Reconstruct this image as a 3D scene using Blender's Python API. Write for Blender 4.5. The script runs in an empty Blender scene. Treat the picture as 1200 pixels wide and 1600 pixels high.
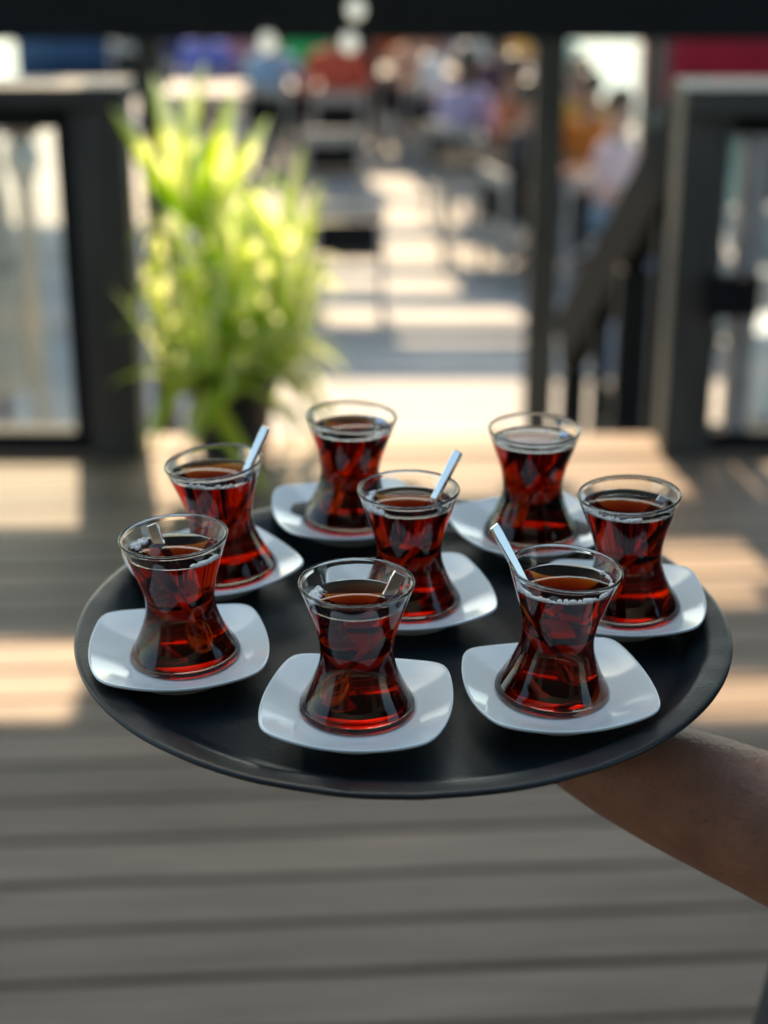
import bpy, bmesh, math, random
from mathutils import Vector, Matrix, noise
R = math.radians
random.seed(7)
sc = bpy.context.scene
COL = sc.collection

# ------------------------------------------------------------------ camera
F = 2592.0                      # focal length in pixels of the 1200x1600 photograph
PITCH = R(22.0)
CAMZ = 1.6
cam = bpy.data.cameras.new('camera'); camo = bpy.data.objects.new('camera', cam); COL.objects.link(camo)
camo.location = (0, 0, CAMZ); camo.rotation_euler = (R(90) - PITCH, 0, 0)
cam.sensor_fit = 'VERTICAL'; cam.sensor_height = 24; cam.lens = 24 * F / 1600
cam.clip_start = 0.05; cam.clip_end = 3000
cam.dof.use_dof = True; cam.dof.focus_distance = 0.93; cam.dof.aperture_fstop = 2.7
sc.camera = camo
# ------------------------------------------------------------------ light
SUN_EL, SUN_AZ = R(42), R(-10)  # ahead of the camera, a little to the left
w = bpy.data.worlds.new('World'); sc.world = w; w.use_nodes = True
nt = w.node_tree
sky = nt.nodes.new('ShaderNodeTexSky'); sky.sky_type = 'NISHITA'; sky.sun_disc = False
sky.sun_elevation = SUN_EL; sky.sun_rotation = SUN_AZ
sky.air_density = 1.0; sky.dust_density = 1.8; sky.ozone_density = .8
bg = nt.nodes['Background']; bg.inputs[1].default_value = 0.15
nt.links.new(sky.outputs[0], bg.inputs[0])
sl = bpy.data.lights.new('sun', 'SUN'); sl.energy = 4.2; sl.angle = R(0.53); sl.color = (1, .72, .52)
so = bpy.data.objects.new('sun', sl); COL.objects.link(so)
sundir = Vector((math.sin(SUN_AZ) * math.cos(SUN_EL), math.cos(SUN_AZ) * math.cos(SUN_EL), math.sin(SUN_EL)))
so.rotation_euler = sundir.to_track_quat('Z', 'Y').to_euler()
so.location = (2, 3, 12)
sc.view_settings.view_transform = 'Standard'; sc.view_settings.look = 'None'
sc.view_settings.exposure = 1.28; sc.view_settings.gamma = 1.0
sc.view_settings.use_white_balance = True; sc.view_settings.white_balance_temperature = 6900; sc.view_settings.white_balance_tint = -3
sc.render.engine = 'CYCLES'
cy = sc.cycles
cy.use_denoising = True; cy.max_bounces = 20; cy.transmission_bounces = 20; cy.transparent_max_bounces = 16
cy.glossy_bounces = 8; cy.diffuse_bounces = 4; cy.sample_clamp_indirect = 6; cy.blur_glossy = 0.3
cy.caustics_refractive = True; cy.caustics_reflective = True

# ------------------------------------------------------------------ pixel helpers
SP, CP = math.sin(PITCH), math.cos(PITCH)
def ray(u, v):
    a, b = (u - 600) / F, (v - 800) / F
    return Vector((a, CP - SP * b, -SP - CP * b))
def on_z(u, v, z):
    d = ray(u, v); t = (z - CAMZ) / d.z
    return Vector((0, 0, CAMZ)) + d * t
def at_y(u, v, y):
    d = ray(u, v); t = y / d.y
    return Vector((0, 0, CAMZ)) + d * t

# ------------------------------------------------------------------ materials
def new_mat(name):
    m = bpy.data.materials.new(name); m.use_nodes = True
    return m, m.node_tree, m.node_tree.nodes['Principled BSDF']
def pmat(name, col, rough=.5, metal=0., noise_amt=0., nscale=20., bump=0., bscale=60., spec=.5, **kw):
    m, t, b = new_mat(name)
    b.inputs['Base Color'].default_value = (*col, 1)
    b.inputs['Roughness'].default_value = rough; b.inputs['Metallic'].default_value = metal
    b.inputs['Specular IOR Level'].default_value = spec
    for k, v in kw.items(): b.inputs[k].default_value = v
    if noise_amt or bump:
        tc = t.nodes.new('ShaderNodeTexCoord')
    if noise_amt:
        n = t.nodes.new('ShaderNodeTexNoise'); n.inputs['Scale'].default_value = nscale; n.inputs['Detail'].default_value = 6
        t.links.new(tc.outputs['Object'], n.inputs['Vector'])
        r = t.nodes.new('ShaderNodeMapRange'); r.inputs[3].default_value = 1 - noise_amt; r.inputs[4].default_value = 1 + noise_amt
        r.inputs[1].default_value = .3; r.inputs[2].default_value = .7
        t.links.new(n.outputs[0], r.inputs[0])
        mx = t.nodes.new('ShaderNodeVectorMath'); mx.operation = 'SCALE'
        mx.inputs[0].default_value = col; t.links.new(r.outputs[0], mx.inputs['Scale'])
        t.links.new(mx.outputs[0], b.inputs['Base Color'])
        rr = t.nodes.new('ShaderNodeMapRange'); rr.inputs[3].default_value = max(0, rough - .1); rr.inputs[4].default_value = min(1, rough + .12)
        t.links.new(n.outputs[0], rr.inputs[0]); t.links.new(rr.outputs[0], b.inputs['Roughness'])
    if bump:
        n2 = t.nodes.new('ShaderNodeTexNoise'); n2.inputs['Scale'].default_value = bscale; n2.inputs['Detail'].default_value = 4
        t.links.new(tc.outputs['Object'], n2.inputs['Vector'])
        bp = t.nodes.new('ShaderNodeBump'); bp.inputs['Strength'].default_value = bump; bp.inputs['Distance'].default_value = .002
        t.links.new(n2.outputs[0], bp.inputs['Height']); t.links.new(bp.outputs[0], b.inputs['Normal'])
    return m
def wood_mat(name, col, stretch=(1, 14, 14), amt=.3, rough=.6, bump=.4):
    m, t, b = new_mat(name)
    tc = t.nodes.new('ShaderNodeTexCoord'); mp = t.nodes.new('ShaderNodeMapping'); mp.inputs['Scale'].default_value = stretch
    oi = t.nodes.new('ShaderNodeObjectInfo')
    ad = t.nodes.new('ShaderNodeVectorMath'); ad.operation = 'ADD'
    t.links.new(tc.outputs['Object'], mp.inputs[0]); t.links.new(mp.outputs[0], ad.inputs[0])
    sc1 = t.nodes.new('ShaderNodeMath'); sc1.operation = 'MULTIPLY'; sc1.inputs[1].default_value = 53
    t.links.new(oi.outputs['Random'], sc1.inputs[0]); t.links.new(sc1.outputs[0], ad.inputs[1])
    n = t.nodes.new('ShaderNodeTexNoise'); n.inputs['Scale'].default_value = 3; n.inputs['Detail'].default_value = 8
    t.links.new(ad.outputs[0], n.inputs['Vector'])
    r = t.nodes.new('ShaderNodeMapRange'); r.inputs[1].default_value = .3; r.inputs[2].default_value = .7
    r.inputs[3].default_value = 1 - amt; r.inputs[4].default_value = 1 + amt
    t.links.new(n.outputs[0], r.inputs[0])
    r2 = t.nodes.new('ShaderNodeMapRange'); r2.inputs[3].default_value = .80; r2.inputs[4].default_value = 1.2
    t.links.new(oi.outputs['Random'], r2.inputs[0])
    mu = t.nodes.new('ShaderNodeMath'); mu.operation = 'MULTIPLY'
    t.links.new(r.outputs[0], mu.inputs[0]); t.links.new(r2.outputs[0], mu.inputs[1])
    mx = t.nodes.new('ShaderNodeVectorMath'); mx.operation = 'SCALE'; mx.inputs[0].default_value = col
    t.links.new(mu.outputs[0], mx.inputs['Scale']); t.links.new(mx.outputs[0], b.inputs['Base Color'])
    b.inputs['Roughness'].default_value = rough
    bp = t.nodes.new('ShaderNodeBump'); bp.inputs['Strength'].default_value = bump; bp.inputs['Distance'].default_value = .003
    t.links.new(n.outputs[0], bp.inputs['Height']); t.links.new(bp.outputs[0], b.inputs['Normal'])
    return m

M = {}
M['deck'] = wood_mat('deck_board', (.215, .150, .103))
M['joist'] = pmat('deck_joist', (.03, .027, .024), .8)
M['dark_wood'] = wood_mat('dark_stained_wood', (.062, .060, .054), (12, 12, 1), .35, .5)
M['dark_wood_x'] = wood_mat('dark_stained_rail', (.06, .058, .052), (1, 12, 12), .35, .5)
M['beam'] = wood_mat('black_beam', (.009, .012, .0145), (1, 10, 10), .3, .55)
for _k in ('dark_wood', 'dark_wood_x', 'beam'): M[_k].node_tree.nodes['Principled BSDF'].inputs['Specular IOR Level'].default_value = .15
M['terrace'] = wood_mat('pale_terrace_board', (.36, .345, .325), (1, 10, 10), .2, .65)
M['stair'] = wood_mat('stair_board', (.3, .25, .2), (1, 10, 10), .2, .65)
M['grey_frame'] = pmat('grey_frame', (.33, .33, .33), .4, .2, .15, 12)
M['black_panel'] = pmat('black_panel', (.012, .013, .014), .85, 0, .2, 10, 0, 1, .1)
M['table_top'] = wood_mat('table_top', (.26, .22, .19), (1, 10, 10), .2, .45)
M['cream_paint'] = pmat('cream_paint', (.62, .58, .5), .5, 0, .1, 6)
M['lamp_glass'] = pmat('lamp_glass', (.8, .78, .7), .25)
M['pot'] = pmat('pot', (.03, .034, .038), .45, 0, .2, 9)
M['soil'] = pmat('soil', (.035, .024, .016), .95, 0, .4, 60, .8, 80)
M['stem'] = pmat('plant_stem', (.16, .2, .06), .6, 0, .25, 20)
M['skin'] = pmat('skin_brown', (.25, .120, .073), .5, 0, .22, 38, .45, 320, **{'Subsurface Weight': .08, 'Subsurface Scale': .01})
M['skin_light'] = pmat('skin_light', (.5, .3, .22), .5)
M['skin_tan'] = pmat('skin_tan', (.38, .2, .13), .5)
M['hair_black'] = pmat('hair_black', (.012, .01, .009), .4, 0, .2, 90)
M['hair_brown'] = pmat('hair_brown', (.07, .035, .018), .45, 0, .2, 90)
M['hat_white'] = pmat('hat_white', (.8, .8, .8), .7)
M['white_plastic'] = pmat('white_plastic', (.78, .78, .78), .35)
M['blue_plastic'] = pmat('blue_plastic', (.012, .11, .32), .35, 0, .12, 6)
M['teal_plastic'] = pmat('teal_plastic', (.02, .26, .36), .35, 0, .12, 6)
M['rubber'] = pmat('rubber', (.02, .02, .02), .7)
M['red_paint'] = pmat('red_paint', (.55, .02, .04), .35, 0, .1, 3)
M['steel'] = pmat('spoon_steel', (.74, .72, .69), .12, 1.0)
M['tray'] = pmat('tray_plastic', (.007, .012, .014), .34, 0, .5, 14, .10, 420, .3)
def add_scratches(m, light):
    t = m.node_tree; b = t.nodes['Principled BSDF']; tc = t.nodes.new('ShaderNodeTexCoord')
    src = b.inputs['Base Color'].links[0].from_socket; last = src
    for rot, sc_, lo in ((.4, (9, 220, 1), .70), (2.1, (14, 260, 1), .72)):
        mp = t.nodes.new('ShaderNodeMapping'); mp.inputs['Rotation'].default_value = (0, 0, rot); mp.inputs['Scale'].default_value = sc_
        n = t.nodes.new('ShaderNodeTexNoise'); n.inputs['Scale'].default_value = 1.0; n.inputs['Detail'].default_value = 2
        t.links.new(tc.outputs['Object'], mp.inputs[0]); t.links.new(mp.outputs[0], n.inputs['Vector'])
        r = t.nodes.new('ShaderNodeMapRange'); r.inputs[1].default_value = lo; r.inputs[2].default_value = lo + .1; r.inputs[4].default_value = .7
        t.links.new(n.outputs[0], r.inputs[0])
        mx = t.nodes.new('ShaderNodeMix'); mx.data_type = 'RGBA'; mx.inputs[7].default_value = (*light, 1)
        t.links.new(r.outputs[0], mx.inputs[0]); t.links.new(last, mx.inputs[6]); last = mx.outputs[2]
    t.links.new(last, b.inputs['Base Color'])
add_scratches(M['tray'], (.06, .075, .08))
M['china'] = pmat('saucer_china', (.75, .81, .78), .12, 0, .02, 8, 0, 1, .45)
M['cloth_black'] = pmat('waiter_black_cloth', (.014, .015, .017), .9, 0, .25, 60, .5, 300)

def glass_mat(name, col=(1, 1, 1), ior=1.5, rough=0.):
    m, t, b = new_mat(name)
    b.inputs['Base Color'].default_value = (*col, 1); b.inputs['Roughness'].default_value = rough
    b.inputs['IOR'].default_value = ior; b.inputs['Transmission Weight'].default_value = 1
    return m
M['glass'] = glass_mat('clear_glass', (.985, 1, .99), 1.48)
def pane_mat(name, col):
    m = bpy.data.materials.new(name); m.use_nodes = True; t = m.node_tree; t.nodes.clear()
    out = t.nodes.new('ShaderNodeOutputMaterial'); tr = t.nodes.new('ShaderNodeBsdfTransparent'); tr.inputs[0].default_value = (*col, 1)
    gl = t.nodes.new('ShaderNodeBsdfGlossy'); gl.inputs['Roughness'].default_value = .02
    mx = t.nodes.new('ShaderNodeMixShader')
    mx.inputs[0].default_value = .07; t.links.new(tr.outputs[0], mx.inputs[1]); t.links.new(gl.outputs[0], mx.inputs[2]); t.links.new(mx.outputs[0], out.inputs[0])
    return m
M['pane'] = pane_mat('railing_pane', (.92, .96, .97))
M['tea'] = bpy.data.materials.new('black_tea'); M['tea'].use_nodes = True
t = M['tea'].node_tree; t.nodes.clear()
out = t.nodes.new('ShaderNodeOutputMaterial'); gb = t.nodes.new('ShaderNodeBsdfGlass'); gb.inputs['Roughness'].default_value = 0
at_ = t.nodes.new('ShaderNodeAttribute'); at_.attribute_name = 'ior'
t.links.new(at_.outputs['Fac'], gb.inputs['IOR']); t.links.new(gb.outputs[0], out.inputs['Surface'])
va = t.nodes.new('ShaderNodeVolumeAbsorption'); va.inputs['Color'].default_value = (.90, .66, .18, 1); va.inputs['Density'].default_value = 390
t.links.new(va.outputs[0], out.inputs['Volume'])
M['foam'] = pmat('tea_foam', (.92, .9, .86), .15, 0, 0, 1, 0, 1, .8, Alpha=.8)

def leaf_mat(name, ca, cb):
    m = bpy.data.materials.new(name); m.use_nodes = True; t = m.node_tree; t.nodes.clear()
    out = t.nodes.new('ShaderNodeOutputMaterial')
    tc = t.nodes.new('ShaderNodeTexCoord'); sx = t.nodes.new('ShaderNodeSeparateXYZ')
    t.links.new(tc.outputs['UV'], sx.inputs[0])
    n = t.nodes.new('ShaderNodeTexNoise'); n.inputs['Scale'].default_value = 6
    t.links.new(tc.outputs['UV'], n.inputs['Vector'])
    oi = t.nodes.new('ShaderNodeObjectInfo')
    a = t.nodes.new('ShaderNodeMath'); a.operation = 'ADD'; t.links.new(sx.outputs[0], a.inputs[0])
    s = t.nodes.new('ShaderNodeMath'); s.operation = 'MULTIPLY_ADD'; s.inputs[1].default_value = .5; t.links.new(oi.outputs['Random'], s.inputs[0])
    t.links.new(n.outputs[0], s.inputs[2]); t.links.new(s.outputs[0], a.inputs[1])
    cr = t.nodes.new('ShaderNodeValToRGB'); cr.color_ramp.elements[0].position = .75; cr.color_ramp.elements[1].position = 1.25 if False else 1.0
    sc2 = t.nodes.new('ShaderNodeMath'); sc2.operation = 'MULTIPLY'; sc2.inputs[1].default_value = .75
    t.links.new(a.outputs[0], sc2.inputs[0]); t.links.new(sc2.outputs[0], cr.inputs[0])
    cr.color_ramp.elements[0].color = (*ca, 1); cr.color_ramp.elements[1].color = (*cb, 1)
    d = t.nodes.new('ShaderNodeBsdfPrincipled'); d.inputs['Roughness'].default_value = .38
    tr = t.nodes.new('ShaderNodeBsdfTranslucent')
    t.links.new(cr.outputs[0], d.inputs['Base Color']); t.links.new(cr.outputs[0], tr.inputs['Color'])
    mx = t.nodes.new('ShaderNodeMixShader'); mx.inputs[0].default_value = .68
    t.links.new(d.outputs[0], mx.inputs[1]); t.links.new(tr.outputs[0], mx.inputs[2]); t.links.new(mx.outputs[0], out.inputs[0])
    return m
M['leaf'] = leaf_mat('strap_leaf', (.50, .66, .03), (.88, .90, .50))
M['leaf_dark'] = leaf_mat('strap_leaf_green', (.26, .50, .02), (.56, .70, .08))

def water_mat():
    m, t, b = new_mat('sea_water')
    b.inputs['Base Color'].default_value = (.03, .10, .11, 1); b.inputs['Roughness'].default_value = .12
    b.inputs['IOR'].default_value = 1.33
    tc = t.nodes.new('ShaderNodeTexCoord')
    n = t.nodes.new('ShaderNodeTexNoise'); n.inputs['Scale'].default_value = 1.6; n.inputs['Detail'].default_value = 6
    t.links.new(tc.outputs['Object'], n.inputs['Vector'])
    bp = t.nodes.new('ShaderNodeBump'); bp.inputs['Strength'].default_value = .5; bp.inputs['Distance'].default_value = .15
    t.links.new(n.outputs[0], bp.inputs['Height']); t.links.new(bp.outputs[0], b.inputs['Normal'])
    return m
M['water'] = water_mat()
_cloth = {}
def cloth(col):
    k = tuple(col)
    if k not in _cloth: _cloth[k] = pmat('cloth_%d' % len(_cloth), col, .85, 0, .15, 14)
    return _cloth[k]

# ------------------------------------------------------------------ mesh helpers
def link(o, parent=None):
    COL.objects.link(o)
    if parent: o.parent = parent
    return o
def mobj(name, me, mat, parent=None, smooth=False):
    if smooth:
        for p in me.polygons: p.use_smooth = True
    if mat and not me.materials: me.materials.append(mat)
    return link(bpy.data.objects.new(name, me), parent)
def bm_obj(name, bm, mat, parent=None, smooth=False):
    bmesh.ops.recalc_face_normals(bm, faces=bm.faces)
    me = bpy.data.meshes.new(name); bm.to_mesh(me); bm.free()
    return mobj(name, me, mat, parent, smooth)
def tag(o, label=None, cat=None, group=None, kind=None):
    if label: o['label'] = label
    if cat: o['category'] = cat
    if group: o['group'] = group
    if kind: o['kind'] = kind
    return o
def empty(name, loc=(0, 0, 0), rz=0):
    o = bpy.data.objects.new(name, None); o.empty_display_size = .05
    o.location = loc; o.rotation_euler = (0, 0, rz)
    return link(o)
def add_box(bm, c, s, mtx=None, bev=0.):
    r = bmesh.ops.create_cube(bm, size=1.0)
    vs = r['verts']
    for v in vs: v.co = Vector((v.co.x * s[0], v.co.y * s[1], v.co.z * s[2]))
    if bev:
        es = list({e for v in vs for e in v.link_edges})
        rr = bmesh.ops.bevel(bm, geom=es, offset=bev, segments=2, affect='EDGES', profile=.7)
        vs = list({v for f in rr['faces'] for v in f.verts} | {v for v in vs if v.is_valid})
    for v in vs:
        p = v.co.copy()
        if mtx: p = mtx @ p
        v.co = p + Vector(c)
def box(name, c, s, mat, parent=None, bev=0., mtx=None):
    bm = bmesh.new(); add_box(bm, c, s, mtx, bev); return bm_obj(name, bm, mat, parent)
def bar_between(name, a, b, wx, wz, mat, parent=None, bev=.004):
    a, b = Vector(a), Vector(b); d = b - a
    q = d.to_track_quat('X', 'Z').to_matrix()
    return box(name, (a + b) / 2, (d.length, wx, wz), mat, parent, bev, q)
def lathe(prof, n=64, closed=False):
    bm = bmesh.new(); rings = []
    for r, z in prof:
        if r < 1e-6: rings.append([bm.verts.new((0, 0, z))])
        else: rings.append([bm.verts.new((r * math.cos(2 * math.pi * i / n), r * math.sin(2 * math.pi * i / n), z)) for i in range(n)])
    for a, b in zip(rings, rings[1:] + ([rings[0]] if closed else [])):
        for i in range(n):
            j = (i + 1) % n
            if len(a) == 1 and len(b) == 1: continue
            if len(a) == 1: bm.faces.new((a[0], b[i], b[j]))
            elif len(b) == 1: bm.faces.new((a[i], b[0], a[j]))
            else: bm.faces.new((a[i], b[i], b[j], a[j]))
    return bm
def tube(bm, pts, rad, n=8, cap=True):
    pts = [Vector(p) for p in pts]
    if not hasattr(rad, '__len__'): rad = [rad] * len(pts)
    rings = []
    for i, p in enumerate(pts):
        d = (pts[min(i + 1, len(pts) - 1)] - pts[max(i - 1, 0)]).normalized()
        q = d.to_track_quat('Z', 'Y').to_matrix()
        rings.append([bm.verts.new(p + q @ Vector((rad[i] * math.cos(2 * math.pi * k / n), rad[i] * math.sin(2 * math.pi * k / n), 0))) for k in range(n)])
    for a, b in zip(rings, rings[1:]):
        for k in range(n): bm.faces.new((a[k], a[(k + 1) % n], b[(k + 1) % n], b[k]))
    if cap:
        bm.faces.new(rings[0][::-1]); bm.faces.new(rings[-1])
def tube_obj(name, pts, rad, mat, parent=None, n=10):
    bm = bmesh.new(); tube(bm, pts, rad, n); return bm_obj(name, bm, mat, parent, True)
def skin_mesh(name, verts, edges, radii, root=0, sub=2):
    me = bpy.data.meshes.new(name + '_cage'); me.from_pydata([tuple(v) for v in verts], edges, [])
    o = bpy.data.objects.new(name + '_cage', me); COL.objects.link(o)
    md = o.modifiers.new('s', 'SKIN'); md.use_smooth_shade = True
    me.skin_vertices[0].data[root].use_root = True
    for i, r in enumerate(radii):
        me.skin_vertices[0].data[i].radius = r if hasattr(r, '__len__') else (r, r)
        if i == root: me.skin_vertices[0].data[i].use_root = True
    ss = o.modifiers.new('u', 'SUBSURF'); ss.levels = sub; ss.render_levels = sub
    dg = bpy.context.evaluated_depsgraph_get()
    out = bpy.data.meshes.new_from_object(o.evaluated_get(dg))
    out.name = name
    bpy.data.objects.remove(o); bpy.data.meshes.remove(me)
    for p in out.polygons: p.use_smooth = True
    return out

# ================================================================== SETTING
# ---- deck of boards, slightly turned
DECK_END = 4.5
deck = empty('deck', (0, 0, 0)); tag(deck, kind='structure')
DY = R(3.6)
PITCHB = .130
bm0 = bmesh.new(); add_box(bm0, (0, 0, -.013), (1, .131, .026), None, .003)
bm_len = {}
def deck_board(length):
    bm = bmesh.new(); add_box(bm, (0, 0, -.013), (length, .1185, .026), None, .006)
    me = bpy.data.meshes.new('plank'); bmesh.ops.recalc_face_normals(bm, faces=bm.faces); bm.to_mesh(me); bm.free(); me.materials.append(M['deck']); return me
bm0.free()
me_long = deck_board(9.4)
cr, sr = math.cos(DY), math.sin(DY)
off0 = .069
for i in range(-11, 34):
    yb = i * PITCHB + off0
    for xs in (0.,):
        o = link(bpy.data.objects.new('plank', me_long), deck)
        o.location = (cr * xs - sr * yb, sr * xs + cr * yb, random.uniform(-.0012, .0012)); o.rotation_euler = (0, 0, DY)
box('joist_bed', (0, 1.45, -.11), (9.4, 6.1, .15), M['joist'], deck)
# straight edging board across the deck end
box('edge_board', (0, DECK_END - .03, -.02), (9.4, .16, .052), M['deck'], deck, .005)

# ---- lower terrace
LZ = -1.3
TX0, TX1, TY0, TY1 = -4.8, 2.75, 6.3, 20.5
terrace = empty('terrace', (0, 0, LZ)); tag(terrace, kind='structure')
bm = bmesh.new(); add_box(bm, (0, 0, -.015), (TX1 - TX0, .285, .03), None, .004)
me_t = bpy.data.meshes.new('plank'); bmesh.ops.recalc_face_normals(bm, faces=bm.faces); bm.to_mesh(me_t); bm.free(); me_t.materials.append(M['terrace'])
y = TY0
while y < TY1:
    o = link(bpy.data.objects.new('plank', me_t), terrace); o.location = ((TX0 + TX1) / 2, y + .15, random.uniform(-.002, .002))
    y += .30
box('joist_bed', ((TX0 + TX1) / 2, (TY0 + TY1) / 2, -.13), (TX1 - TX0 - .06, TY1 - TY0, .18), M['joist'], terrace)
for k in range(10):
    yy = TY0 + .4 + k * 1.5
    for xx in (TX0 + .2, TX1 - .2):
        tube_obj('pile', [(xx, yy, -.22), (xx, yy, -2.2)], .11, M['joist'], terrace, 10)
# water
bm = bmesh.new(); bmesh.ops.create_grid(bm, x_segments=2, y_segments=2, size=1200)
water = bm_obj('water', bm, M['water']); water.location = (0, 600, -2.3); tag(water, kind='structure')
bm = bmesh.new(); bmesh.ops.create_grid(bm, x_segments=2, y_segments=2, size=1500)
seabed = bm_obj('ground', bm, M['joist']); seabed.location = (0, 600, -5); tag(seabed, kind='structure')

# ---- stairs from deck down to terrace
stair = empty('stairs', (0, DECK_END, 0)); tag(stair, 'wooden stairs going down from the deck to the lower terrace', 'stairs')
for k in range(7):
    zt = -(k + 1) * (1.3 / 8); yy = .16 + k * .27
    box('tread', (-.02, yy, zt - .02), (1.32, .29, .04), M['stair'], stair, .004)
    box('riser', (-.02, yy - .135, zt + .062), (1.28, .02, .12), M['stair'], stair)
for s in (-.70, .66):
    bar_between('stringer', (s, .05, -.18), (s, 2.1, -1.27), .05, .26, M['dark_wood_x'], stair)

# ================================================================== RAILINGS
# left railing: wide post, top rail, glass panel in a dark frame
lr = empty('railing', (-.76, DECK_END, 0))
tag(lr, 'dark wooden railing with framed glass panel beside the potted plant', 'railing')
def rel(root, x, y, z): return (x - root.location.x, y - root.location.y, z - root.location.z)
def rbox(root, name, x0, x1, y0, y1, z0, z1, mat, bev=.004):
    return box(name, rel(root, (x0 + x1) / 2, (y0 + y1) / 2, (z0 + z1) / 2), (x1 - x0, y1 - y0, z1 - z0), mat, root, bev)
rbox(lr, 'post', -.815, -.675, 4.36, 4.50, .006, .965, M['dark_wood'])
rbox(lr, 'top_rail', -3.4, -.665, 4.34, 4.52, .968, 1.02, M['dark_wood_x'])
rbox(lr, 'frame_stile', -.865, -.818, 4.40, 4.46, .07, .90, M['beam'])
rbox(lr, 'frame_top', -3.3, -.818, 4.40, 4.46, .902, .966, M['beam'])
rbox(lr, 'bottom_rail', -3.3, -.818, 4.39, 4.47, .012, .068, M['beam'])
rbox(lr, 'glass_panel', -2.10, -.866, 4.424, 4.434, .072, .90, M['pane'], .001)
rbox(lr, 'frame_stile', -2.15, -2.102, 4.40, 4.46, .07, .90, M['beam'])
rbox(lr, 'post', -3.4, -3.27, 4.36, 4.50, .006, .965, M['dark_wood'])
rbox(lr, 'glass_panel', -3.26, -2.152, 4.424, 4.434, .072, .90, M['pane'], .001)

rr = empty('railing', (.83, DECK_END, 0))
tag(rr, 'dark wooden railing with sloping stair handrail and grey top rail', 'railing')
rbox(rr, 'post', .775, .905, 4.36, 4.50, .006, .948, M['dark_wood'])
rbox(rr, 'top_rail', .77, 3.4, 4.32, 4.52, .952, 1.018, M['dark_wood_x'])
rbox(rr, 'under_rail', .908, 3.3, 4.40, 4.46, .89, .948, M['beam'])
rbox(rr, 'bottom_rail', .908, 3.3, 4.39, 4.47, .012, .068, M['beam'])
rbox(rr, 'glass_panel', 1.02, 2.1, 4.424, 4.434, .072, .888, M['pane'], .001)
rbox(rr, 'frame_stile', .955, 1.015, 4.39, 4.47, .072, .886, M['grey_frame'])
rbox(rr, 'frame_stile', 2.105, 2.16, 4.39, 4.47, .072, .886, M['grey_frame'])
rbox(rr, 'post', 3.27, 3.4, 4.36, 4.50, .006, .948, M['dark_wood'])
# cross plate on post
rbox(rr, 'bracket', .86, 1.0, 4.30, 4.355, .42, .53, M['black_panel'])
# sloping handrail
ha, hb = Vector(rel(rr, .85, 4.53, .93)), Vector(rel(rr, .69, 5.98, -.14))
bar_between('handrail', ha, hb, .08, .22, M['black_panel'], rr)
for f, wd in ((.18, .05), (.40, .10), (.66, .05), (.93, .09)):
    p = ha.lerp(hb, f)
    box('baluster', (p.x, p.y, (p.z - .14 - 1.28) / 2), (wd, .08, p.z - .14 + 1.28), M['beam'], rr, .004)

# ================================================================== PERGOLA over the lower terrace
pg = empty('pergola', (0, 7.5, LZ)); tag(pg, 'black pergola frame over the lower terrace with posts and broad beam', 'pergola')
def prel(x, y, z): return (x, y - 7.5, z - LZ)
BZ = .80
box('beam', prel(-.7, 7.5, BZ + .17), (8.2, .14, .34), M['beam'], pg, .006)
for x, wd in ((-1.03, .11), (.73, .14), (1.165, .05), (-4.6, .12), (3.2, .12)):
    box('post', prel(x, 7.5, (LZ + BZ) / 2), (wd, .10, BZ - LZ - .004), M['dark_wood'], pg, .004)
for x in (-4.6, 3.2):
    for yy in (13.5, 19.5):
        box('post', prel(x, yy, (LZ + BZ + .3) / 2), (.12, .12, BZ + .3 - LZ - .004), M['dark_wood'], pg, .004)
    box('side_beam', prel(x, 15.0, BZ + .42), (.12, 15.4, .12), M['beam'], pg, .006)
# cross slats that stripe the terrace floor with shade
SDY = (BZ + .51 - LZ) / math.tan(SUN_EL) * math.cos(SUN_AZ)
for y0, y1 in ((9.25, 9.95), (10.1, 10.38), (10.85, 11.19), (11.70, 11.97), (12.94, 13.29), (14.35, 14.55), (15.57, 16.0), (17.6, 17.9), (19.3, 19.6)):
    box('cross_slat', prel(1.15, (y0 + y1) / 2 + SDY, BZ + .51), (4.3, y1 - y0, .05), M['beam'], pg, .004)
for k in range(5, 15):  # unseen boards added to keep the left side of the terrace in shade
    box('added_shade_board', prel(-3.25, 8.3 + k * .55, BZ + .51), (3.65, .545, .03), M['beam'], pg)

# ================================================================== DECK CANOPY (unseen, added to shade deck and tray)
cz = 3.4
can = empty('canopy', (0, 5.3, 0)); tag(can, 'unseen slatted canopy added above the deck, gaps shaped to place sun patches', 'canopy')
k = cz / math.tan(SUN_EL)
DXS, DYS = k * math.sin(SUN_AZ), k * math.cos(SUN_AZ)
XA, XB = -4.2, 5.6
rows = [  # floor y interval, lit x intervals on the floor; slat gaps are cut to match
    (-.72, 2.86, []),
    (2.87, 3.08, [(.60, 2.8), (-2.4, -.62)]),
    (3.08, 3.32, [(-2.4, -.58)]),
    (3.32, 3.38, [(-.66, .08)]),
    (3.38, 3.50, [(-.66, .06), (.60, .86), (.94, 2.8)]),
    (3.50, 3.78, [(-.70, .02), (.66, 2.8)]),
    (3.78, 3.84, [(-.74, -.02)]),
    (3.84, 3.97, [(-2.4, -.04)]),
    (3.98, 4.06, [(-2.4, -.05)]),
    (4.06, 4.17, [(-2.4, -.02), (.10, .32), (.50, 3.0)]),
    (4.17, 4.28, [(-2.4, .42), (.46, 3.0)]),
]
for y0, y1, lit in rows:
    xs = [XA]
    for a, b in sorted(lit): xs += [a + DXS, b + DXS]
    xs.append(XB)
    n = max(1, round((y1 - y0) / .42))
    for a, b in zip(xs[0::2], xs[1::2]):
        for j in range(n):
            h = (y1 - y0) / n
            box('slat', (( a + b) / 2, y0 + h * (j + .5) + DYS - 5.3, cz), (b - a, h - .0005, .03), M['beam'], can)
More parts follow.
